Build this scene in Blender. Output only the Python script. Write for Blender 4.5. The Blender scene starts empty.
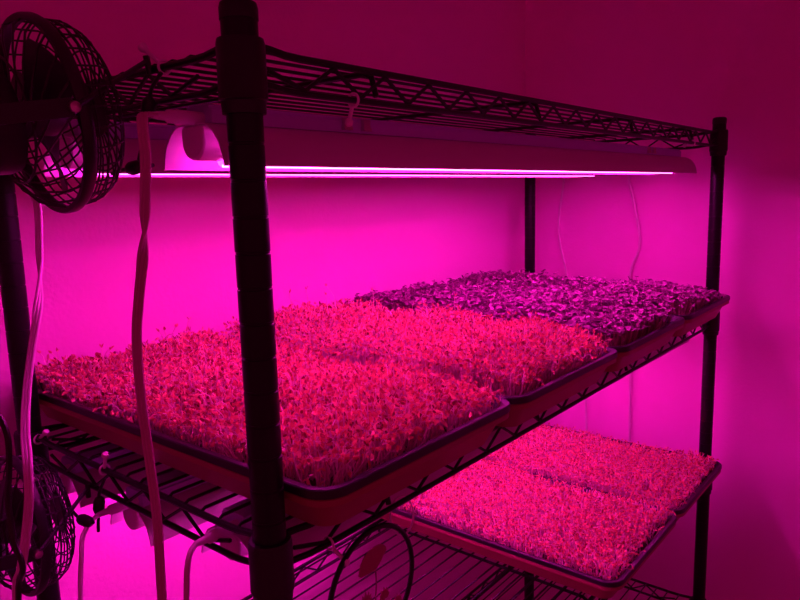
import bpy, math, random
import numpy as np
from mathutils import Vector, Matrix
random.seed(7)
rng = np.random.default_rng(11)
PI = math.pi
SC = bpy.context.scene
COL = SC.collection
BASE = 1.79            # height of the top shelf's rail above the floor; all coordinates below are relative to that rail

# ------------------------------------------------------------------ dimensions (metres)
L, W = 1.183, 0.423    # post to post
NOTCH0 = -0.0643
SHELF_Z = [0.0, -0.3662, -0.7155, -1.018]
DECK = 0.006           # top of the deck wires above the rail centre
WALL_X, WALL_Y = 1.295, 0.4985

# ------------------------------------------------------------------ materials
def mat(name, col, rough=.5, metal=0., spec=.5, bump=None, vary=None, transl=0., emis=None, estr=0., coat=0.):
    m = bpy.data.materials.new(name); m.use_nodes = True
    nt = m.node_tree; N = nt.nodes; K = nt.links
    b = N['Principled BSDF']; out = N['Material Output']
    b.inputs['Base Color'].default_value = (*col, 1)
    b.inputs['Roughness'].default_value = rough
    b.inputs['Metallic'].default_value = metal
    b.inputs['Specular IOR Level'].default_value = spec
    b.inputs['Coat Weight'].default_value = coat
    if emis:
        b.inputs['Emission Color'].default_value = (*emis, 1); b.inputs['Emission Strength'].default_value = estr
    if bump:
        sc, st, dist = bump
        tc = N.new('ShaderNodeTexCoord'); nz = N.new('ShaderNodeTexNoise'); bp = N.new('ShaderNodeBump')
        nz.inputs['Scale'].default_value = sc; nz.inputs['Detail'].default_value = 3
        bp.inputs['Strength'].default_value = st; bp.inputs['Distance'].default_value = dist
        K.new(tc.outputs['Object'], nz.inputs['Vector']); K.new(nz.outputs['Fac'], bp.inputs['Height'])
        K.new(bp.outputs['Normal'], b.inputs['Normal'])
    if vary:                                     # list of (position, colour) picked at random per leaf or stem
        g = N.new('ShaderNodeNewGeometry'); r = N.new('ShaderNodeValToRGB')
        r.color_ramp.elements[0].position = vary[0][0]; r.color_ramp.elements[0].color = (*vary[0][1], 1)
        r.color_ramp.elements[1].position = vary[-1][0]; r.color_ramp.elements[1].color = (*vary[-1][1], 1)
        for p_, c_ in vary[1:-1]:
            e = r.color_ramp.elements.new(p_); e.color = (*c_, 1)
        K.new(g.outputs['Random Per Island'], r.inputs['Fac']); K.new(r.outputs['Color'], b.inputs['Base Color'])
        if transl:
            t = N.new('ShaderNodeBsdfTranslucent'); mx = N.new('ShaderNodeMixShader'); mx.inputs['Fac'].default_value = transl
            K.new(r.outputs['Color'], t.inputs['Color'])
            K.new(b.outputs['BSDF'], mx.inputs[1]); K.new(t.outputs['BSDF'], mx.inputs[2]); K.new(mx.outputs['Shader'], out.inputs['Surface'])
    return m

GLOW = (1.0, 0.008, 0.60)
M = {}
M['wall'] = mat('wall_paint', (.81, .34, .69), .62, spec=.25, bump=(170, .35, .002))
M['floor'] = mat('floor_vinyl', (.35, .33, .32), .5, bump=(30, .1, .002))
M['rack'] = mat('black_powder_coat', (.006, .006, .0065), .36, spec=.25, bump=(900, .08, .0004))
M['sleeve'] = mat('black_plastic_sleeve', (.010, .010, .011), .45, spec=.4)
M['fan'] = mat('black_fan_plastic', (.012, .011, .013), .42, spec=.45)
M['blade'] = mat('dark_fan_blade', (.05, .045, .055), .3, spec=.5)
M['chrome'] = mat('bolt_metal', (.55, .5, .5), .3, metal=1.)
M['hood'] = mat('white_enamel', (.62, .58, .62), .35, spec=.5)
M['channel'] = mat('bluish_aluminium', (.52, .45, .85), .42, metal=.35)
M['plastic'] = mat('white_plastic', (.70, .66, .68), .4, spec=.4)
M['led'] = mat('led_strip', (.9, .9, .9), .3, emis=GLOW, estr=44.)
M['lens'] = mat('white_core_glow', (.9, .9, .9), .3, emis=(1., .72, 1.), estr=1.4)  # near-white emission for the added bar that whitens the tube's core
mt = bpy.data.materials.new('lit_tube_cover'); mt.use_nodes = True
nt = mt.node_tree; nt.nodes.remove(nt.nodes['Principled BSDF'])
tr = nt.nodes.new('ShaderNodeBsdfTransparent'); tr.inputs['Color'].default_value = (.95, .95, .95, 1)
em = nt.nodes.new('ShaderNodeEmission'); em.inputs['Color'].default_value = (*GLOW, 1); em.inputs['Strength'].default_value = 11.6
ad = nt.nodes.new('ShaderNodeAddShader')
nt.links.new(tr.outputs[0], ad.inputs[0]); nt.links.new(em.outputs[0], ad.inputs[1])
nt.links.new(ad.outputs[0], nt.nodes['Material Output'].inputs['Surface']); M['tube'] = mt
M['cord'] = mat('grey_cord_rubber', (.55, .34, .40), .45, spec=.35)
M['cordw'] = mat('white_cord', (.70, .62, .66), .45, spec=.35)
M['cordb'] = mat('black_cord', (.012, .011, .012), .4, spec=.4)
M['tie'] = mat('clear_nylon', (.80, .76, .78), .35, spec=.4)
M['tray'] = mat('black_tray_plastic', (.012, .010, .013), .42, spec=.45, bump=(60, .05, .001))
M['terra'] = mat('terracotta_tray_plastic', (.31, .05, .085), .48, spec=.35, bump=(60, .05, .001))
M['soil'] = mat('soil', (.06, .035, .025), .9, spec=.1, bump=(220, 1., .004))
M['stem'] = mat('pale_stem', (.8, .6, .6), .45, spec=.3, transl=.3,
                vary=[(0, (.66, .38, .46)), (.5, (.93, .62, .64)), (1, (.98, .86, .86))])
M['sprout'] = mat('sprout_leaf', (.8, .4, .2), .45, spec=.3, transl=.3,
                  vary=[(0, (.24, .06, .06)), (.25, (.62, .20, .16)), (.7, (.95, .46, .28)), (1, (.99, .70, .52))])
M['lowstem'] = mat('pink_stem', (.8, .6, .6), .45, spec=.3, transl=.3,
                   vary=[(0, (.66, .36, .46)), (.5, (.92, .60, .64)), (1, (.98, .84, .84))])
M['darkleaf'] = mat('purple_leaf', (.2, .1, .25), .5, spec=.3, transl=.12,
                    vary=[(0, (.16, .05, .12)), (.4, (.30, .09, .24)), (.85, (.42, .13, .34)), (1, (.52, .19, .42))])
M['darkstem'] = mat('purple_stem', (.4, .2, .3), .45, spec=.3, transl=.2,
                    vary=[(0, (.42, .14, .22)), (1, (.92, .5, .52))])
M['poppy'] = mat('poppy_red', (.34, .04, .12), .5, spec=.3)
M['poppystem'] = mat('poppy_stem', (.22, .08, .09), .5)
# clear acrylic of the hanging disc
ma = bpy.data.materials.new('clear_acrylic'); ma.use_nodes = True
nt = ma.node_tree; nt.nodes.remove(nt.nodes['Principled BSDF'])
tr = nt.nodes.new('ShaderNodeBsdfTransparent'); tr.inputs['Color'].default_value = (.96, .93, .95, 1)
gl = nt.nodes.new('ShaderNodeBsdfGlossy'); gl.inputs['Roughness'].default_value = .08
mx = nt.nodes.new('ShaderNodeMixShader')
mx.inputs[0].default_value = .05; nt.links.new(tr.outputs[0], mx.inputs[1]); nt.links.new(gl.outputs[0], mx.inputs[2])
nt.links.new(mx.outputs[0], nt.nodes['Material Output'].inputs['Surface']); M['acrylic'] = ma

# ------------------------------------------------------------------ mesh builder
def frames(pts):
    P = [Vector(p) for p in pts]; n = len(P); T = []
    for i in range(n):
        t = (P[min(i+1, n-1)] - P[max(i-1, 0)]); T.append(t.normalized() if t.length > 1e-9 else Vector((0, 0, 1)))
    a = Vector((0, 0, 1)) if abs(T[0].z) < .9 else Vector((1, 0, 0))
    u = T[0].cross(a).normalized(); U = []
    for t in T:
        u = (u - t*u.dot(t)); u = u.normalized() if u.length > 1e-6 else t.orthogonal().normalized()
        U.append(u.copy())
    return P, T, U

class MB:
    def __init__(s): s.v = []; s.f = []
    def add(s, vs, fs):
        o = len(s.v); s.v += [tuple(v) for v in vs]; s.f += [tuple(i+o for i in f) for f in fs]; return s
    def tube(s, pts, r, n=8, closed=False, cap=True):
        P, T, U = frames(pts)
        if closed:
            m = len(P)
            T = [(P[(i+1) % m]-P[i-1]).normalized() for i in range(m)]
            u = T[0].orthogonal().normalized(); U = []
            for t in T:
                u = (u - t*u.dot(t)).normalized(); U.append(u.copy())
        vs = []
        for i, p in enumerate(P):
            w = T[i].cross(U[i]); rr = r[i] if isinstance(r, (list, tuple)) else r
            for k in range(n):
                a = 2*PI*k/n; vs.append(p + (U[i]*math.cos(a) + w*math.sin(a))*rr)
        m = len(P); fs = []
        for i in range(m if closed else m-1):
            j = (i+1) % m
            for k in range(n):
                q = (k+1) % n; fs.append((i*n+k, i*n+q, j*n+q, j*n+k))
        if cap and not closed:
            fs.append(tuple(range(n))[::-1]); fs.append(tuple((m-1)*n+k for k in range(n)))
        return s.add(vs, fs)
    def lathe(s, prof, org=(0, 0, 0), axis='Z', n=24, cap=True):      # prof: (radius, height)
        o = Vector(org); vs = []
        for r, h in prof:
            for k in range(n):
                a = 2*PI*k/n; c, d = r*math.cos(a), r*math.sin(a)
                vs.append(o + (Vector((c, d, h)) if axis == 'Z' else Vector((h, c, d)) if axis == 'X' else Vector((d, h, c))))
        fs = []; m = len(prof)
        for i in range(m-1):
            for k in range(n):
                q = (k+1) % n; fs.append((i*n+k, i*n+q, (i+1)*n+q, (i+1)*n+k))
        if cap: fs.append(tuple(range(n))[::-1]); fs.append(tuple((m-1)*n+k for k in range(n)))
        return s.add(vs, fs)
    def box(s, a, b):
        (x0, y0, z0), (x1, y1, z1) = a, b
        return s.add([(x0, y0, z0), (x1, y0, z0), (x1, y1, z0), (x0, y1, z0), (x0, y0, z1), (x1, y0, z1), (x1, y1, z1), (x0, y1, z1)],
                     [(0, 3, 2, 1), (4, 5, 6, 7), (0, 1, 5, 4), (1, 2, 6, 5), (2, 3, 7, 6), (3, 0, 4, 7)])
    def sweepx(s, prof, x0, x1):                # closed (y, z) profile extruded along x
        n = len(prof); vs = [(x0, y, z) for y, z in prof] + [(x1, y, z) for y, z in prof]
        fs = [(i, (i+1) % n, n+(i+1) % n, n+i) for i in range(n)]
        return s.add(vs, fs)
    def build(s, name, m, parent=None, smooth=True, bevel=0):
        me = bpy.data.meshes.new(name); me.from_pydata(s.v, [], s.f)
        import bmesh
        bm = bmesh.new(); bm.from_mesh(me); bmesh.ops.recalc_face_normals(bm, faces=bm.faces); bm.to_mesh(me); bm.free()
        me.materials.append(M[m] if isinstance(m, str) else m)
        o = bpy.data.objects.new(name, me); COL.objects.link(o)
        if smooth:
            me.polygons.foreach_set('use_smooth', [True]*len(me.polygons))
            try: me.set_sharp_from_angle(angle=math.radians(38))
            except Exception: pass
        if bevel:
            bv = o.modifiers.new('edge', 'BEVEL'); bv.width = bevel; bv.segments = 2; bv.limit_method = 'ANGLE'
        if parent: o.parent = parent
        return o

def tag(o, label, cat, group=None, kind=None):
    o['label'] = label; o['category'] = cat
    if group: o['group'] = group
    if kind: o['kind'] = kind
    return o
def thing(name, loc, label, cat, group=None):
    o = bpy.data.objects.new(name, None); COL.objects.link(o); o.location = loc; o.empty_display_size = .05
    return tag(o, label, cat, group)
def single(mb, name, m, loc, label, cat, group=None, **k):        # a thing that is one mesh, origin moved to loc
    o = mb.build(name, m, **k); o.data.transform(Matrix.Translation(-Vector(loc))); o.location = loc
    return tag(o, label, cat, group)
def copy_tree(o, parent=None):
    c = o.copy(); COL.objects.link(c)
    if parent: c.parent = parent
    for ch in list(o.children): copy_tree(ch, c)
    return c
def spline(pts, k=6):                          # Catmull-Rom
    P = [Vector(p) for p in pts]; P = [P[0]*2-P[1]] + P + [P[-1]*2-P[-2]]; out = []
    for i in range(1, len(P)-2):
        a, b, c, d = P[i-1:i+3]
        for j in range(k):
            t = j/k; out.append(.5*((2*b)+(c-a)*t+(2*a-5*b+4*c-d)*t*t+(3*b-a-3*c+d)*t**3))
    out.append(P[-2]); return out

# ------------------------------------------------------------------ the room
def struct(mb, name, m):
    o = mb.build(name, m, smooth=False); o['kind'] = 'structure'; return o
X0, Y0 = -2.6, -2.6
struct(MB().box((X0, WALL_Y, -BASE), (WALL_X+.1, WALL_Y+.1, .91)), 'wall_back', 'wall')
struct(MB().box((WALL_X, Y0, -BASE), (WALL_X+.1, WALL_Y, .91)), 'wall_right', 'wall')
struct(MB().box((X0, Y0, -BASE-.1), (WALL_X+.1, WALL_Y+.1, -BASE)), 'floor', 'floor')
struct(MB().box((X0, Y0, .91), (WALL_X+.1, WALL_Y+.1, 1.01)), 'ceiling', 'wall')

# ------------------------------------------------------------------ the rack
rack = thing('wire_rack', (L/2, W/2, -BASE), 'black wire shelving rack with four grooved round posts holding the seedling trays', 'rack')
RK = Vector(rack.location)
def part(mb, name, m, parent, off=None, **k):
    o = mb.build(name, m, parent, **k); o.data.transform(Matrix.Translation(-RK)); return o
prof = [(.0127, -BASE+.012)]
k = int((BASE-.03-abs(NOTCH0))/.0254)
for i in range(k, -3, -1):
    z = NOTCH0 - .0254*i
    if z > .02: break
    prof += [(.0127, z-.0026), (.0127, z-.0011), (.0122, z-.0007), (.0122, z+.0007), (.0127, z+.0011), (.0127, z+.0026)]
prof += [(.0127, .024)]
pm = None
for px, py in ((0, 0), (L, 0), (0, W), (L, W)):
    if pm is None:
        post = part(MB().lathe(prof, n=28), 'post', 'rack', rack); pm = post
        cap = part(MB().lathe([(.0120, .018), (.0133, .0185), (.0133, .0265), (.0125, .0295), (.0095, .0312), (0.0005, .0316)], n=28), 'post_cap', 'sleeve', post)
        foot = part(MB().lathe([(.016, -BASE), (.017, -BASE+.006), (.010, -BASE+.012), (.010, -BASE+.02)], n=20), 'levelling_foot', 'sleeve', post)
    else:
        c = copy_tree(pm, rack); c.location = (px, py, 0)

def rail_pts(a, b, z, lift):
    A, B = Vector((*a, z)), Vector((*b, z)); d = (B-A).normalized(); n = (B-A).length; up = Vector((0, 0, lift))
    return [A+d*.0155+up, A+d*.026+up*.75, A+d*.040+up*.18, A+d*.055] + [A+d*(n*t) for t in (.25, .5, .75)] + [B-d*.055, B-d*.040+up*.18, B-d*.026+up*.75, B-d*.0155+up]
def make_shelf(z, bars):
    dk = MB(); kids = []
    cs = [(0, 0), (L, 0), (L, W), (0, W)]
    for i in range(4):
        a, b = cs[i], cs[(i+1) % 4]
        dk.tube(rail_pts(a, b, z, .0035), .0030, 8); kids.append((MB().tube(rail_pts(a, b, z-.0251, .0035), .0027, 8), 'lower_rail', 'rack'))
        A, B = Vector((*a, 0)), Vector((*b, 0)); d = (B-A).normalized(); n = (B-A).length
        per = .0627; m = int((n-.11)/per); s = (n-m*per)/2
        pts = [A+d*(s-.035)+Vector((0, 0, z-.012))]
        for j in range(m*2+1): pts.append(A+d*(s+per*j/2)+Vector((0, 0, z-.0225 if j % 2 == 0 else z-.0026)))
        pts.append(A+d*(n-s+.035)+Vector((0, 0, z-.012)))
        kids.append((MB().tube(pts, .0019, 6), 'truss_wire', 'rack'))
    ny = 17
    for j in range(ny):
        y = .016 + (W-.032)*j/(ny-1); zz = z+.0045
        dk.tube([(-.002, y, zz-.004), (.004, y, zz), (L*.5, y, zz), (L-.004, y, zz), (L+.002, y, zz-.004)], .0015, 6)
    for x in bars:
        kids.append((MB().tube([(x, -.0005, z-.020), (x, .004, z-.004), (x, .012, z+.0002), (x, W-.012, z+.0002), (x, W-.004, z-.004), (x, W+.0005, z-.020)], .0027, 6), 'cross_bar', 'rack'))
    for x, y in cs:
        kids.append((MB().lathe([(.0129, z+.006), (.0160, z+.006), (.0168, z+.003), (.0170, z-.034), (.0172, z-.0345), (.0156, z-.0355), (.0152, z-.0440), (.0129, z-.0440)], (x, y, 0), n=28, cap=False), 'corner_sleeve', 'sleeve'))
    s = part(dk, 'wire_shelf', 'rack', rack)
    for mb, nm, m in kids: part(mb, nm, m, s)
make_shelf(SHELF_Z[0], (.14, .43, .72, 1.01))
make_shelf(SHELF_Z[1], (.14, .43, .72, 1.01))
make_shelf(SHELF_Z[2], (.30, .598, .89))
make_shelf(SHELF_Z[3], (.30, .598, .89))

# ------------------------------------------------------------------ grow lights (built along x from 0; y = 0 is the tube's line, z = 0 the top)
LEN = 1.147
gl = thing('grow_light', (0, 0, 0), '', 'grow light', 'hooded grow lights under the shelves')
def hood_profile():
    half = [(.015, -.0145), (.020, -.0160), (.028, -.0205), (.0345, -.0285), (.0385, -.038), (.040, -.0465)]
    top = [(-y, z) for y, z in half[::-1]] + half
    inner = [(y*(1-.0012/max(abs(y), .01)) if abs(y) > .02 else y, z-.0012) for y, z in top]
    return top + inner[::-1]
hp = hood_profile(); hb = MB().sweepx(hp, 0, LEN)
n = len(hp)
for xo in (0, n):                                                    # close the sheet's edges
    h = n//2
    hb.f += [tuple(xo+q for q in (i, i+1, n-2-i, n-1-i)) for i in range(h-1)]
hood = hb.build('reflector_hood', 'hood', gl)
ch = MB().sweepx([(-.017, -.0145), (-.017, -.004), (-.0145, -.0035), (-.0145, -.001), (-.012, 0), (.012, 0), (.0145, -.001), (.0145, -.0035), (.017, -.004), (.017, -.0145)], .008, LEN-.03)
chn = 10
ch.f += [tuple(range(chn))[::-1], tuple(range(chn, 2*chn))]
ch.build('housing_channel', 'channel', gl)
tb = MB().tube([(.0275, 0, -.0403), (LEN*.5, 0, -.0403), (LEN-.0305, 0, -.0403)], .0064, 16).build('tube_cover', 'tube', gl)
MB().box((.0285, -.0036, -.0339), (LEN-.032, .0036, -.0333)).build('led_strip', 'led', tb, smooth=False)
MB().box((.028, -.0013, -.0470), (LEN-.031, .0013, -.0446)).build('core_glow', 'lens', tb, smooth=False)  # added glowing bar, gives the tube line its burnt-out white core
for xa, xb in ((.001, .027), (LEN-.030, LEN-.004)):
    s = MB()
    pr_ = [(.0145*math.cos(a), -.0275+.0145*math.sin(a)) for a in [PI+PI*i/14 for i in range(15)]] + [(.0145, -.0185), (.0115, -.0155), (-.0115, -.0155), (-.0145, -.0185)]
    s.sweepx(pr_, xa, xb); q = len(pr_); s.f += [tuple(range(q))[::-1], tuple(range(q, 2*q))]
    s.build('tube_socket', 'plastic', gl, bevel=.002)
MB().lathe([(.0024, -.034), (.0030, -.029), (.0034, -.023), (.0050, -.021), (.0053, -.004), (.0050, .009)], (0, -.004, -.0105), 'X', 16).build('power_plug', 'plastic', gl)
for x in (.150, .176, .93, .955):
    MB().box((x, -.0205, -.0105), (x+.009, -.0172, -.002)).box((x-.001, -.0212, -.0125), (x+.010, -.0172, -.0095)).build('mounting_clip', 'chrome', gl)
lights = [(.003, .070, -.030, 0, 'top shelf, its open bright end beside the thick post'),
          (-.025, .222, -.030, 0, 'top shelf, behind the front one'),
          (.014, .075, -.3690, .0070, 'middle shelf, nearest the poppy disc'),
          (.020, .252, -.3975, .004, 'middle shelf, with the hanging white plug'),
          (.020, .398, -.3975, .004, 'middle shelf, rearmost beside the lower fan')]
def dimmer(m, f):
    c = m.copy()
    for n_ in c.node_tree.nodes:
        if n_.type == 'EMISSION': n_.inputs['Strength'].default_value *= f
        if n_.type == 'BSDF_PRINCIPLED': n_.inputs['Emission Strength'].default_value *= f
    return c
low = {}
for i, (x, y, z, a, t) in enumerate(lights):
    g = gl if i == 0 else copy_tree(gl)
    if i >= 2:                                                       # lamps under the middle shelf, emission cut to tone down the lower wall
        for o in g.children_recursive:
            nm_ = o.name.split('.')[0]
            if nm_ in ('tube_cover', 'led_strip', 'core_glow'):
                if nm_ not in low:
                    me_ = o.data.copy(); me_.materials[0] = dimmer(me_.materials[0], .66); low[nm_] = me_
                o.data = low[nm_]
    g.location = (x, y, z); g.rotation_euler = (0, a, 0); g['label'] = 'white strip grow light under the ' + t

# ------------------------------------------------------------------ trays
TW, TD, TH = .283, .540, .0420
def rr(w, d, r, z, n=7):
    out = []
    for cx, cy, a0 in ((w/2-r, d/2-r, 0), (-w/2+r, d/2-r, PI/2), (-w/2+r, -d/2+r, PI), (w/2-r, -d/2+r, 1.5*PI)):
        for i in range(n): a = a0 + PI/2*i/(n-1); out.append((cx+r*math.cos(a), cy+r*math.sin(a), z))
    return out
def tray_mesh(w, d, zb, zt, flange, skirt, slope, th):
    mb = MB()
    def loop(ins, z, r): return rr(w-2*ins, d-2*ins, r, z)
    R = .024
    loops = [loop(flange+slope, zb, R*.7), loop(flange+th*.3, zt-th*1.2, R*.8), loop(th, zt-th*1.2, R), loop(th, zt-skirt, R), loop(0, zt-skirt, R+.001), loop(0, zt-.001, R+.001), loop(.001, zt, R),
             loop(flange-th*.6, zt, R*.8), loop(flange+th, zt-.0015, R*.8), loop(flange+slope+th, zb+th, R*.7)]
    n = len(loops[0]); vs = [p for l in loops for p in l]; fs = []
    for i in range(len(loops)-1):
        for k in range(n): q = (k+1) % n; fs.append((i*n+k, i*n+q, (i+1)*n+q, (i+1)*n+k))
    fs.append(tuple(range(n))[::-1]); fs.append(tuple((len(loops)-1)*n+k for k in range(n)))
    return mb.add(vs, fs)
outer = tray_mesh(TW-.002, TD-.002, 0, TH-.0082, .0048, .006, .0155, .0012).build('outer_tray', 'terra')
inner = tray_mesh(TW, TD, .0022, TH, .0072, .0075, .0165, .0012).build('seedling_tray', 'tray')
sm = MB(); gx, gy = 40, 76; sw, sd = TW-.0275, TD-.0275
for j in range(gy):
    for i in range(gx):
        x = (i/(gx-1)-.5)*sw; y = (j/(gy-1)-.5)*sd
        if abs(x) > sw/2-.012 and abs(y) > sd/2-.012:                # keep inside the rounded corners
            cx, cy = math.copysign(sw/2-.012, x), math.copysign(sd/2-.012, y); dd = math.hypot(x-cx, y-cy)
            if dd > .012: x, y = cx+(x-cx)*.012/dd, cy+(y-cy)*.012/dd
        sm.v.append((x, y, TH-.013+random.uniform(-.0018, .0018)))
sm.f = [(j*gx+i, j*gx+i+1, (j+1)*gx+i+1, (j+1)*gx+i) for j in range(gy-1) for i in range(gx-1)]
sm.build('growing_medium', 'soil', inner)
TX = .0135; YC = -.0488+TD/2
places = [(TX+TW/2+.2835*i, YC, SHELF_Z[1]+DECK) for i in range(4)] + [(.579+TW/2, YC, SHELF_Z[2]+DECK), (.8625+TW/2, YC, SHELF_Z[2]+DECK)]
where = ['leftmost on the middle shelf, beside the thick post',
         'second from left on the middle shelf, full of red sprouts',
         'third from left on the middle shelf, under purple leaves',
         'rightmost on the middle shelf, beside the right post',
         'on the lower shelf, the nearer of two',
         'on the lower shelf, the farther one, beside the right post']
for i, (x, y, z) in enumerate(places):
    o = outer if i == 0 else copy_tree(outer); o.location = (x, y, z+.0002)
    tag(o, 'reddish outer tray ' + where[i], 'tray', 'reddish outer trays')
    t = inner if i == 0 else copy_tree(inner); t.location = (x, y, z+.0002)
    tag(t, 'black rimmed seedling tray ' + where[i], 'tray', 'black seedling trays')

# ------------------------------------------------------------------ seedlings: one uncountable mat per tray
def raw_mesh(name, V, Q, mi, mats):
    me = bpy.data.meshes.new(name); nv, nq = len(V), len(Q)
    me.vertices.add(nv); me.vertices.foreach_set('co', V.astype(np.float32).ravel())
    me.loops.add(nq*4); me.loops.foreach_set('vertex_index', Q.astype(np.int32).ravel())
    me.polygons.add(nq); me.polygons.foreach_set('loop_start', np.arange(0, nq*4, 4, dtype=np.int32))
    try: me.polygons.foreach_set('loop_total', np.full(nq, 4, dtype=np.int32))
    except Exception: pass
    me.polygons.foreach_set('material_index', mi.astype(np.int32))
    for m in mats: me.materials.append(M[m])
    me.polygons.foreach_set('use_smooth', np.ones(nq, dtype=bool))
    me.update(calc_edges=True); me.validate()
    o = bpy.data.objects.new(name, me); COL.objects.link(o); return o
def smooth_noise(x, y, s, seed):
    r = np.random.default_rng(seed); out = np.zeros_like(x)
    for _ in range(7):
        a = r.uniform(0, 2*PI); f = s*r.uniform(.6, 1.7); out += np.sin((x*np.cos(a)+y*np.sin(a))*f + r.uniform(0, 6.28))
    return out/2.6
def sprouts(n, h0, hv, seed, leafL, leafW, kind, gap=0., tall=0., stem_r=.00055, slope=None, inset=0.):
    r = np.random.default_rng(seed)
    w, d = TW-.031-inset, TD-.031-inset
    x = r.uniform(-w/2, w/2, n*2); y = r.uniform(-d/2, d/2, n*2)
    keep = smooth_noise(x, y, 140, seed+5) > -1.35+gap
    ex = np.minimum(w/2-abs(x), d/2-abs(y)); keep &= (ex > .006) | (r.random(n*2) < .55)
    x, y = x[keep][:n], y[keep][:n]; n = len(x); ex = np.minimum(w/2-abs(x), d/2-abs(y))
    h = h0*(1 + hv*smooth_noise(x, y, 30, seed+1) + r.normal(0, .13, n))*np.clip(.80+ex/.05*.2, 0, 1)
    if slope is not None: h = h*slope(x, y)
    if tall: q = r.random(n) < tall; h[q] *= r.uniform(1.25, 1.6, q.sum())
    h = np.clip(h, .010, None)
    phi = r.uniform(0, 2*PI, n)
    lean = np.abs(r.normal(0, .22, n))
    edge = (ex < .02)
    out = np.arctan2(np.where(d/2-abs(y) < w/2-abs(x), np.sign(y), 0), np.where(d/2-abs(y) < w/2-abs(x), 0, np.sign(x)))
    phi = np.where(edge & (r.random(n) < .5), out+r.normal(0, .7, n), phi)
    S = 7; s = np.linspace(0, 1, S)
    if kind == 'sprout':
        hook = np.where(r.random(n) < .62, r.uniform(.7, 2.6, n), r.uniform(0, .6, n)); k0 = r.uniform(.55, .82, n)
    else:
        hook = r.uniform(0, .35, n); k0 = np.full(n, .8)
    wob = r.normal(0, .35, n)
    th = lean[:, None]*(.5+s)[None] + wob[:, None]*np.sin(s*PI*1.6)[None] + hook[:, None]*np.clip((s[None]-k0[:, None])/(1-k0[:, None]), 0, 1)**1.2
    step = np.where(s >= .7, .55, 1.1)/(S-1)
    px = np.concatenate([np.zeros((n, 1)), np.cumsum(np.sin(th[:, 1:])*step[1:], 1)], 1)*h[:, None]
    pz = np.concatenate([np.zeros((n, 1)), np.cumsum(np.cos(th[:, 1:])*step[1:], 1)], 1)*h[:, None]
    z0 = TH-.0145
    c, sn = np.cos(phi), np.sin(phi)
    cen = np.stack([x[:, None]+px*c[:, None], y[:, None]+px*sn[:, None], z0+pz], 2)          # n,S,3
    tang = np.stack([np.sin(th)*c[:, None], np.sin(th)*sn[:, None], np.cos(th)], 2)
    e1 = np.stack([-sn, c, np.zeros(n)], 1)[:, None, :].repeat(S, 1); e2 = np.cross(tang, e1)
    rad = stem_r*r.uniform(.8, 1.25, n)[:, None]*np.linspace(1.05, .85, S)[None]
    ring = [cen + (e1*math.cos(a)+e2*math.sin(a))*rad[:, :, None] for a in (0, 2*PI/3, 4*PI/3)]
    SV = np.stack(ring, 2).reshape(-1, 3)                                                     # n,S,3ring
    b = (np.arange(n)*S*3)[:, None, None] + (np.arange(S-1)*3)[None, :, None]; kq = np.arange(3)[None, None]
    SQ = np.stack([b+kq, b+(kq+1) % 3, b+3+(kq+1) % 3, b+3+kq], 3).reshape(-1, 4)
    # leaves
    tip = cen[:, -1]; T = tang[:, -1]; A = e1[:, -1]; B = e2[:, -1]
    LV = []; rows = np.array([0, .3, .68, 1.]); wid = np.array([.22, .95, 1., .18]) if kind != 'sprout' else np.array([.35, 1., .8, .12])
    for sgn in (-1, 1):
        ln = leafL*r.uniform(.7, 1.3, n); lw = leafW*r.uniform(.75, 1.25, n)
        if kind == 'sprout':
            op = r.uniform(.05, .75, n)*sgn; D = T*np.cos(op)[:, None]+A*np.sin(op)[:, None]; side = B; nrm = np.cross(D, side); curl = r.uniform(-.2, .5, n)
        else:
            az = r.uniform(-.5, .5, n); el = r.normal(.10, .42, n)
            hz = A*sgn*np.cos(az)[:, None] + B*np.sin(az)[:, None]
            D = hz*np.cos(el)[:, None] + np.array([0, 0, 1.])*np.sin(el)[:, None]; D /= np.linalg.norm(D, axis=1)[:, None]
            side = np.cross(D, np.array([0, 0, 1.])+.25*r.normal(0, 1, (n, 3))); side /= np.linalg.norm(side, axis=1)[:, None]; nrm = np.cross(side, D); curl = r.uniform(-.35, .05, n)
        V = np.empty((n, 4, 3, 3))
        for i in range(4):
            ce = tip + D*(ln*rows[i])[:, None] + nrm*(ln*curl*rows[i]**2)[:, None]
            for j, q in enumerate((-.5, 0, .5)):
                V[:, i, j] = ce + side*(lw*wid[i]*q)[:, None] + nrm*(lw*.16*abs(q)*2)[:, None]
        LV.append(V.reshape(-1, 3))
    LV = np.concatenate(LV); nl = n*2
    b = (np.arange(nl)*12)[:, None, None] + (np.arange(3)*3)[None, :, None]; j = np.arange(2)[None, None]
    LQ = np.stack([b+j, b+j+1, b+j+4, b+j+3], 3).reshape(-1, 4) + len(SV)
    V = np.concatenate([SV, LV]); Q = np.concatenate([SQ, LQ]); mi = np.concatenate([np.zeros(len(SQ)), np.ones(len(LQ))])
    return V, Q, mi
def fade_right(x, y): return np.where(x > .02, 1-.50*np.clip((x-.02)/.09, 0, 1), 1.)
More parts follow.
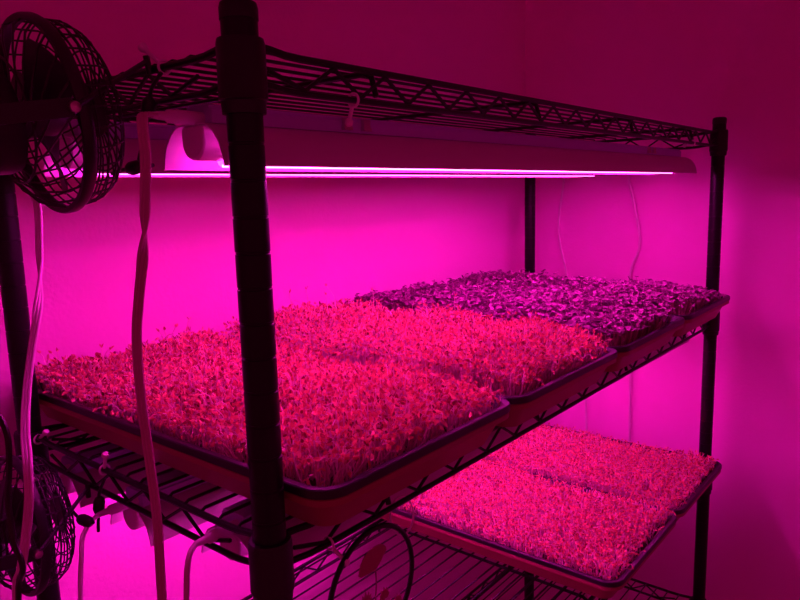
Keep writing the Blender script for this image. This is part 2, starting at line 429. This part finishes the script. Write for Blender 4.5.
specs = [
 (0, dict(n=12500, h0=.040, hv=.13, seed=21, inset=.004, leafL=.0052, leafW=.0032, stem_r=.00060, kind='sprout', tall=.022), ('stem', 'sprout'), 'dense mat of reddish sprouts filling the leftmost tray of the middle shelf'),
 (1, dict(n=12500, h0=.050, hv=.12, inset=.010, seed=32, leafL=.0052, leafW=.0032, stem_r=.00060, kind='sprout', tall=.006), ('stem', 'sprout'), 'dense mat of reddish sprouts in front of the purple leaves on the middle shelf'),
 (2, dict(n=7000, h0=.046, hv=.10, seed=43, leafL=.0074, leafW=.0074, kind='leafy'), ('darkstem', 'darkleaf'), 'thick mat of dark purple leafy seedlings right behind the red sprouts'),
 (3, dict(n=5600, h0=.044, hv=.12, seed=54, leafL=.0072, leafW=.0070, kind='leafy', slope=fade_right), ('darkstem', 'darkleaf'), 'purple leafy seedlings thinning to bare stems at the right end of the middle shelf'),
 (4, dict(n=7800, h0=.033, hv=.12, seed=65, leafL=.0050, leafW=.0030, kind='sprout', gap=.35, stem_r=.00075), ('lowstem', 'sprout'), 'bright pink curly sprouts in the nearer tray of the lower shelf'),
 (5, dict(n=7800, h0=.030, hv=.12, seed=76, leafL=.0050, leafW=.0030, kind='sprout', gap=.25, stem_r=.00070), ('lowstem', 'sprout'), 'bright pink curly sprouts in the farther tray of the lower shelf'),
]
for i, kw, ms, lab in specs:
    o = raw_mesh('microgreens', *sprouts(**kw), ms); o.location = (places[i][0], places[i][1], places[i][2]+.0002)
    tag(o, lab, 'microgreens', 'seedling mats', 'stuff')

# ------------------------------------------------------------------ clip fans (local axis +x blows towards the trays)
FR = .070
fan = thing('clip_fan', (0, 0, 0), '', 'fan', 'small black cage fans')
a_ = [2*PI*i/48 for i in range(48)]
rim = MB()
rim.lathe([(FR-.0030, -.0038), (FR+.0010, -.0044), (FR+.0020, -.0025), (FR+.0020, .0025), (FR+.0010, .0044), (FR-.0030, .0038), (FR-.0030, -.0038)], (0, 0, 0), 'X', 64, cap=False)
rim.build('rim_ring', 'fan', fan)
fg = MB(); bowl = [(.002, FR-.0015), (.020, FR-.0035), (.029, FR-.009), (.0355, FR-.020), (.0385, FR-.034), (.0395, .018)]
for i in range(30):
    a = 2*PI*i/30; fg.tube([(x, r_*math.cos(a), r_*math.sin(a)) for x, r_ in bowl], .00075, 5)
for x, r_ in ((.0085, FR-.0023), (.015, FR-.003), (.0215, FR-.0043), (.0275, FR-.0080), (.0325, FR-.0145), (.0368, FR-.025), (.0388, FR-.038)):
    fg.tube([(x, r_*math.cos(a), r_*math.sin(a)) for a in a_], .00075, 5, closed=True)
fg.lathe([(.019, .038), (.019, .041), (.015, .0425), (.002, .0430)], (0, 0, 0), 'X', 24)
fg.build('front_grille', 'fan', fan)
rg = MB()
for i in range(22):
    a = 2*PI*i/22
    rg.tube([(x, r_*math.cos(a+tw), r_*math.sin(a+tw)) for x, r_, tw in ((-.002, FR-.002, 0), (-.012, FR-.006, .16), (-.021, FR-.016, .48), (-.026, FR-.026, .86), (-.028, .030, 1.2))], .00085, 5)
for x, r_ in ((-.0255, FR-.025),):
    rg.tube([(x, r_*math.cos(a), r_*math.sin(a)) for a in a_], .00095, 5, closed=True)
rg.build('rear_grille', 'fan', fan)
MB().lathe([(.030, -.026), (.0365, -.027), (.0375, -.032), (.0360, -.060), (.032, -.070), (.022, -.0755), (.001, -.077)], (0, 0, 0), 'X', 32).build('motor_housing', 'fan', fan)
pb = MB()
pb.lathe([(.013, -.020), (.0145, -.012), (.0145, .008), (.010, .014), (.001, .016)], (0, 0, 0), 'X', 20)
for b in range(3):
    a0 = b*2*PI/3+.35; rows = 7; cols = 6; vs = []
    for i in range(rows):
        r_ = .012+(FR-.024)*i/(rows-1); spread = .20+.30*math.sin(PI*min(1, .25+.75*i/(rows-1))*.8); pitch = .016-.006*i/(rows-1)
        for j in range(cols):
            t = j/(cols-1)-.5; a = a0+t*2*spread; x = -.002+pitch*t*1.3
            vs.append((x, r_*math.cos(a), r_*math.sin(a)))
    fs = [(i*cols+j, i*cols+j+1, (i+1)*cols+j+1, (i+1)*cols+j) for i in range(rows-1) for j in range(cols-1)]
    m = len(vs); vs2 = vs + [(x+.0012, y, z) for x, y, z in vs]
    fs2 = fs + [tuple(k_+m for k_ in f[::-1]) for f in fs]
    ring_ = [j for j in range(cols)] + [i*cols+cols-1 for i in range(1, rows)] + [(rows-1)*cols+j for j in range(cols-2, -1, -1)] + [i*cols for i in range(rows-2, 0, -1)]
    fs2 += [(ring_[q], ring_[(q+1) % len(ring_)], ring_[(q+1) % len(ring_)]+m, ring_[q]+m) for q in range(len(ring_))]
    pb.add(vs2, fs2)
pb.build('propeller', 'blade', fan)
yk = MB()                                                            # yoke round the back, from pivot to pivot
yp = []
for i in range(25):
    t = PI*i/24; yp.append((-.010-.080*math.sin(t)**.8, -(FR+.0055)*math.cos(t), 0))
for i in range(24):
    p0, p1 = Vector(yp[i]), Vector(yp[i+1]); d = (p1-p0).normalized(); nrm = d.cross(Vector((0, 0, 1)))*.0013; hz = Vector((0, 0, .0062))
    if i == 0: prev = [p0+nrm+hz, p0-nrm+hz, p0-nrm-hz, p0+nrm-hz]; yk.add(prev, [(0, 1, 2, 3)]); o_ = len(yk.v)-4
    yk.v += [tuple(q) for q in (p1+nrm+hz, p1-nrm+hz, p1-nrm-hz, p1+nrm-hz)]; n_ = len(yk.v)-4
    yk.f += [(o_+k_, o_+(k_+1) % 4, n_+(k_+1) % 4, n_+k_) for k_ in range(4)]; o_ = n_
yk.f.append((o_, o_+1, o_+2, o_+3))
yk.build('tilt_yoke', 'fan', fan)
for s_ in (-1, 1):
    MB().lathe([(.0022, -s_*.004), (.0040, 0), (.0043, s_*.002), (.0036, s_*.0045), (.001, s_*.0055)], (-.010, s_*(FR+.0065), 0), 'Y', 16).build('pivot_bolt', 'chrome', fan)
fan2 = copy_tree(fan)
def place_fan(f, loc, axis, label):
    x = Vector(axis).normalized(); y = Vector((0, 0, 1)).cross(x).normalized(); z = x.cross(y)
    f.rotation_euler = Matrix((x, y, z)).transposed().to_euler(); f.location = loc; f['label'] = label
    return Matrix.Translation(loc) @ Matrix((x, y, z)).transposed().to_4x4()
m1 = place_fan(fan, (-.0747, .1398, -.0382), (.987, -.058, .151), 'black round cage fan hanging at the left end of the top shelf')
m2 = place_fan(fan2, (-.0580, .3268, -.4236), (.998, -.05, -.021), 'black round cage fan below the left end of the middle shelf')
for f, mm, rail in ((fan, m1, Vector((-.005, .109, .006))), (fan2, m2, Vector((-.0045, .283, -.392)))):      # arm from the pivot to the shelf rail
    inv = mm.inverted(); p0 = Vector((-.010, -(FR+.0085), 0)); p1 = inv @ rail; mid = (p0+p1)/2
    ar = MB().tube([p0, p0*.85+p1*.15, mid, p1], .0021, 8)
    ar.tube([p1+Vector((0, 0, .004)), p1, p1+Vector((0, 0, -.010))], .0026, 8)
    ar.build('mounting_arm', 'fan', f)

# ------------------------------------------------------------------ cords
def cord(pts, r, name, m, label, cat='cord', group='power cords', lobes=1, k=6, n=8):
    P = spline(pts, k); mb = MB()
    if lobes == 1: mb.tube(P, r, n)
    else:                                                           # flat ribbed cord, lobes side by side with a slow twist
        Pf, T, U = frames(P)
        for q in range(lobes):
            off = (q-(lobes-1)/2)*r*1.75; pp = []
            for i, p in enumerate(Pf):
                a = lobes_twist(i/len(Pf)); side = Vector((.45, -.89, 0)); side = (side-T[i]*side.dot(T[i])).normalized(); w = T[i].cross(side)
                pp.append(p + (side*math.cos(a)+w*math.sin(a))*off)
            mb.tube(pp, r, n)
    return single(mb, name, m, tuple(P[len(P)//2]), label, cat, group)
def lobes_twist(t): return 0 if t < .28 else PI*min(1, (t-.28)/.10) if t < .38 else PI
zb = -1.70
cord([(-.030, .066, -.0405), (-.042, .058, -.0415), (-.0475, .052, -.049), (-.047, .0525, -.073), (-.045, .063, -.112), (-.045, .070, -.141), (-.045, .081, -.175), (-.045, .089, -.207), (-.045, .090, -.254), (-.045, .086, -.298), (-.045, .082, -.351), (-.045, .085, -.421), (-.05, .09, -.7), (-.06, .11, -1.2), (-.08, .12, zb)],
     .00155, 'power_cord', 'cord', 'flat ribbed grey cord hanging long from the front top light, left of the thick post', lobes=3, k=10)
cord([(-.0585, .218, -.0405), (-.066, .222, -.0425), (-.062, .235, -.055), (-.044, .258, -.078), (-0.03, 0.271, -0.103), (-0.032, 0.27, -0.135), (-0.04, 0.258, -0.171), (-0.05, 0.248, -0.201), (-0.061, 0.24, -0.23), (-0.075, 0.224, -0.261), (-0.09, 0.198, -0.288), (-0.102, 0.169, -0.307), (-0.108, 0.159, -0.332), (-0.108, 0.173, -0.366), (-0.108, 0.192, -0.403), (-0.108, 0.209, -0.436), (-.108, .21, -.55), (-.108, .21, -.9), (-.112, .2, -1.3), (-.12, .2, zb)],
     .00150, 'power_cord', 'cordw', 'pale flat cord hanging at the far left, in front of the lower fan', lobes=3, k=8)
cord([(-.16, .075, -.18), (-.16, .062, -.223), (-.16, .048, -.229), (-.16, .040, -.241), (-.16, .045, -.264), (-.16, .052, -.282), (-.16, .050, -.308), (-.16, .041, -.324), (-.16, .054, -.35), (-.16, .06, -.45), (-.15, .1, -1.), (-.15, .1, zb)],
     .0019, 'power_cord', 'cordb', 'thin black cord wavering down the left edge in front of the lower fan')
cord([(-.013, .248, -.408), (-.024, .243, -.410), (-.036, .236, -.419), (-.041, .231, -.435), (-.042, .236, -.46), (-.041, .244, -.50), (-.041, .248, -.56), (-.042, .25, -.68), (-.044, .25, -.9), (-.047, .25, -1.3), (-.05, .25, zb)],
     .0024, 'power_cord', 'cordw', 'round pale cord bending down from the white plug between lower fan and flat cord')
cord([(-.0195, .071, -.3795), (-.027, .068, -.383), (-.032, .066, -.394), (-.034, .066, -.412), (-.036, .067, -.44), (-.037, .068, -.48), (-.041, .068, -.55), (-.045, .07, -.68), (-.05, .07, -.9), (-.055, .075, -1.3), (-.06, .08, zb)],
     .0024, 'power_cord', 'cordw', 'round pale cord bending down just left of the thick front post, under the middle shelf')
cord([(1.278, .386, -.03), (1.284, .385, -.0802), (1.286, .3985, -.2044), (1.286, .3755, -.3160), (1.286, .345, -.49), (1.286, .319, -.6444), (1.286, .312, -1.1), (1.286, .31, zb)],
     .0029, 'power_cord', 'cordw', 'thin pale cord down the right wall, the one closer to the room corner', k=5)
cord([(1.278, .235, -.03), (1.284, .2235, -.0738), (1.286, .1915, -.2243), (1.286, .2126, -.3074), (1.286, .209, -.46), (1.286, .2055, -.6122), (1.286, .20, -1.1), (1.286, .2, zb)],
     .0031, 'power_cord', 'cordw', 'thin pale cord down the right wall, the one closer to the right post', k=5)
# black leads with barrel connectors
def lead(pts, blob, label, i, r=.0016):
    P = spline(pts, 6); root = thing('fan_lead', tuple(P[0]), label, 'cord', 'black fan leads'); o0 = Vector(P[0])
    MB().tube([p-o0 for p in P], r, 8).build('cable', 'cordb', root)
    b0, b1 = Vector(blob[0])-o0, Vector(blob[1])-o0; d = b1-b0
    MB().tube([b0, b0+d*.12, b0+d*.3, b0+d*.75, b0+d*.9, b1], [.0020, .0046, .0056, .0056, .0046, .0020], 12).build('barrel_connector', 'cordb', root)
lead([(-.008, .086, -.006), (-.010, .098, -.017), (-.010, .104, -.030), (-.010, .113, -.052), (-.016, .112, -.066), (-.020, .108, -.074)], ((-.010, .101, -.022), (-.010, .107, -.038)), 'black lead hanging from a tie on the top shelf rail, ending in a barrel connector', 0)
lead([(-.020, .150, -.079), (-.020, .135, -.077), (-.020, .114, -.0755), (-.020, .099, -.075), (-.020, .088, -.075)], ((-.020, .124, -.0765), (-.020, .105, -.075)), 'short black lead with a bulging connector just right of the upper fan', 1)
lead([(-.006, .243, -.372), (-.008, .252, -.388), (-.008, .255, -.400), (-.008, .260, -.420), (-.008, .262, -.432)], ((-.008, .252, -.392), (-.008, .258, -.411)), 'black lead hanging straight down from a tie on the middle shelf rail', 2)
lead([(-.020, .318, -.375), (-.022, .300, -.398), (-.025, .275, -.408), (-.026, .247, -.4115), (-.028, .228, -.404)], ((-.0255, .262, -.4105), (-.0265, .236, -.4075)), 'black lead with a barrel connector running from the lower fan to a plug', 3)

# ------------------------------------------------------------------ cable ties
def tie(c, axis, tail, label, r=.0050, tw=.0011):
    c = Vector(c); ax = Vector(axis).normalized(); u = ax.orthogonal().normalized(); v = ax.cross(u)
    root = thing('zip_tie', tuple(c), label, 'cable tie', 'pale nylon cable ties')
    MB().tube([(u*math.cos(a)+v*math.sin(a))*r for a in a_[::2]], tw, 6, closed=True).build('loop', 'tie', root)
    t = Vector(tail); d = t.normalized(); p = d*r
    MB().tube([p+t-d*.0035, p+t-d*.001, p+t+d*.0015, p+t+d*.0035], [.0022, .0036, .0036, .0020], 10).build('head', 'tie', root)
    MB().tube([p-d*.001, p+t*.5, p+t], [.0017, .0018, .0018], 6).build('tail', 'tie', root)
zl = SHELF_Z[1]-.0251
tie((0, .401, zl+.0251), (0, 1, 0), (-.004, -.028, .014), 'pale cable tie on the middle shelf rail closest to the left rear post')
tie((0, .253, zl+.0251), (0, 1, 0), (-.006, -.016, .018), 'pale cable tie above the two barrel connectors on the middle shelf rail')
tie((0, .094, 0), (0, 1, 0), (-.010, .004, .010), 'pale cable tie on the top shelf rail right of the upper fan')
tie((.0617, 0, zl), (1, 0, 0), (.002, -.012, -.009), 'pale cable tie on the front rail holding the left edge of the poppy disc', r=.0054)
tie((.112, .0, -.0251), (1, 0, 0), (.008, .012, -.012), 'clear tie under the top shelf front rail above two small clips', r=.0055)
tie((1.01, .0, -.0251), (1, 0, 0), (.03, .02, -.002), 'tie on the top shelf front rail near its right end', r=.0055)
lp = MB(); c0 = Vector((.158, -.001, zl-.013))
lp.tube([c0+Vector((.0165*math.cos(a), .0035*math.sin(a), .0175*math.sin(a))) for a in a_], .0010, 6, closed=True)
single(lp, 'zip_tie', 'tie', tuple(c0), 'wide loop of clear cable tie hanging from the front rail right of the poppy disc', 'cable tie', 'pale nylon cable ties')

# ------------------------------------------------------------------ hanging poppy disc
PC = Vector((.098, -.016, -.4440)); PR = .0545
disc = thing('poppy_suncatcher', tuple(PC), 'round black framed clear disc with red poppies hanging under the middle shelf front', 'ornament')
MB().tube([(PR*math.cos(a), 0, PR*math.sin(a)) for a in [2*PI*i/72 for i in range(72)]], .0024, 8, closed=True).build('frame_ring', 'rack', disc)
MB().lathe([(.0001, -.0006), (PR-.001, -.0006), (PR-.001, .0006), (.0001, .0006)], (0, 0, 0), 'Y', 64, cap=False).build('clear_pane', 'acrylic', disc)
def slab(pts, th=.0007, y=-.0016):
    n_ = len(pts); c_ = Vector((sum(p[0] for p in pts)/n_, 0, sum(p[1] for p in pts)/n_))
    mb = MB(); vs = [(x, y, z) for x, z in pts]+[(x, y+th, z) for x, z in pts]
    return mb.add(vs, [tuple(range(n_))[::-1], tuple(range(n_, 2*n_))]+[(i, (i+1) % n_, n_+(i+1) % n_, n_+i) for i in range(n_)])
fl = [(-.0195, .0205), (-.0185, .0255), (-.0165, .0300), (-.012, .0350), (-.006, .0378), (.001, .0388), (.008, .0382), (.013, .0362), (.0165, .0325), (.0168, .0288), (.013, .0262), (.010, .0225), (.0055, .0195), (.002, .0160), (-.003, .0172), (-.008, .0175), (-.013, .0180), (-.017, .0182)]
slab(fl).build('poppy_bloom', 'poppy', disc, smooth=False)
st = MB().tube(spline([(.002, -.0013, .017), (.0025, -.0013, .004), (.0008, -.0013, -.012), (.001, -.0013, -.030), (0, -.0013, -.052)]), .0007, 6)
st.build('poppy_stalk', 'poppystem', disc)
for k_, (cx, cz, s_) in enumerate(((-.012, -.004, 1.), (.012, -.010, .9), (.030, -.024, .8), (-.022, -.026, 1.1))):
    lf = MB()
    for q in range(7):
        a = PI/2+(q-3)*.38; ln_ = s_*(.013-.0012*abs(q-3)); d = Vector((math.cos(a), 0, math.sin(a))); e = Vector((-d.z, 0, d.x))
        b_ = Vector((cx, 0, cz-.006))
        pts = [b_, b_+d*ln_*.5+e*.0024, b_+d*ln_, b_+d*ln_*.5-e*.0024]
        lf.add([(p.x, -.0016-.0001*q, p.z) for p in pts]+[(p.x, -.0010-.0001*q, p.z) for p in pts], [(3, 2, 1, 0), (4, 5, 6, 7), (0, 1, 5, 4), (1, 2, 6, 5), (2, 3, 7, 6), (3, 0, 4, 7)])
    lf.tube([(cx, -.0013, cz-.006), (cx*.7, -.0013, cz-.022), (cx*.4, -.0013, max(cz-.045, -.051))], .0006, 6)
    lf.build('poppy_leaf', 'poppy', disc, smooth=False)

# ------------------------------------------------------------------ lift everything so that the floor is z = 0
for o in list(COL.objects):
    if o.parent is None: o.location.z += BASE

# ------------------------------------------------------------------ ambient glow of the rest of the room
wd = bpy.data.worlds.new('room_ambient'); SC.world = wd; wd.use_nodes = True
bg = wd.node_tree.nodes['Background']; bg.inputs['Color'].default_value = (1., .014, .24, 1); bg.inputs['Strength'].default_value = .27

# ------------------------------------------------------------------ camera
yaw, pitch, roll, fpx = .88207, .15429, -.02707, 687.33
f = Vector((math.sin(yaw)*math.cos(pitch), math.cos(yaw)*math.cos(pitch), -math.sin(pitch)))
r0 = Vector((math.cos(yaw), -math.sin(yaw), 0)); u0 = r0.cross(f)
r1 = r0*math.cos(roll)+u0*math.sin(roll); u1 = -r0*math.sin(roll)+u0*math.cos(roll)
cd = bpy.data.cameras.new('camera'); cam = bpy.data.objects.new('camera', cd); COL.objects.link(cam)
cd.sensor_width = 36; cd.lens = fpx/800*36; cd.clip_start = .01; cd.clip_end = 50
mw = Matrix((r1, u1, -f)).transposed().to_4x4(); mw.translation = Vector((-.31465, -.39478, -.10099+BASE)); cam.matrix_world = mw
SC.camera = cam
vs_ = SC.view_settings; vs_.view_transform = 'Standard'; vs_.look = 'None'; vs_.gamma = 1; vs_.use_curve_mapping = False; vs_.exposure = 0.0
SC.cycles.use_denoising = True
SC.cycles.max_bounces = 12; SC.cycles.diffuse_bounces = 8; SC.cycles.transparent_max_bounces = 12
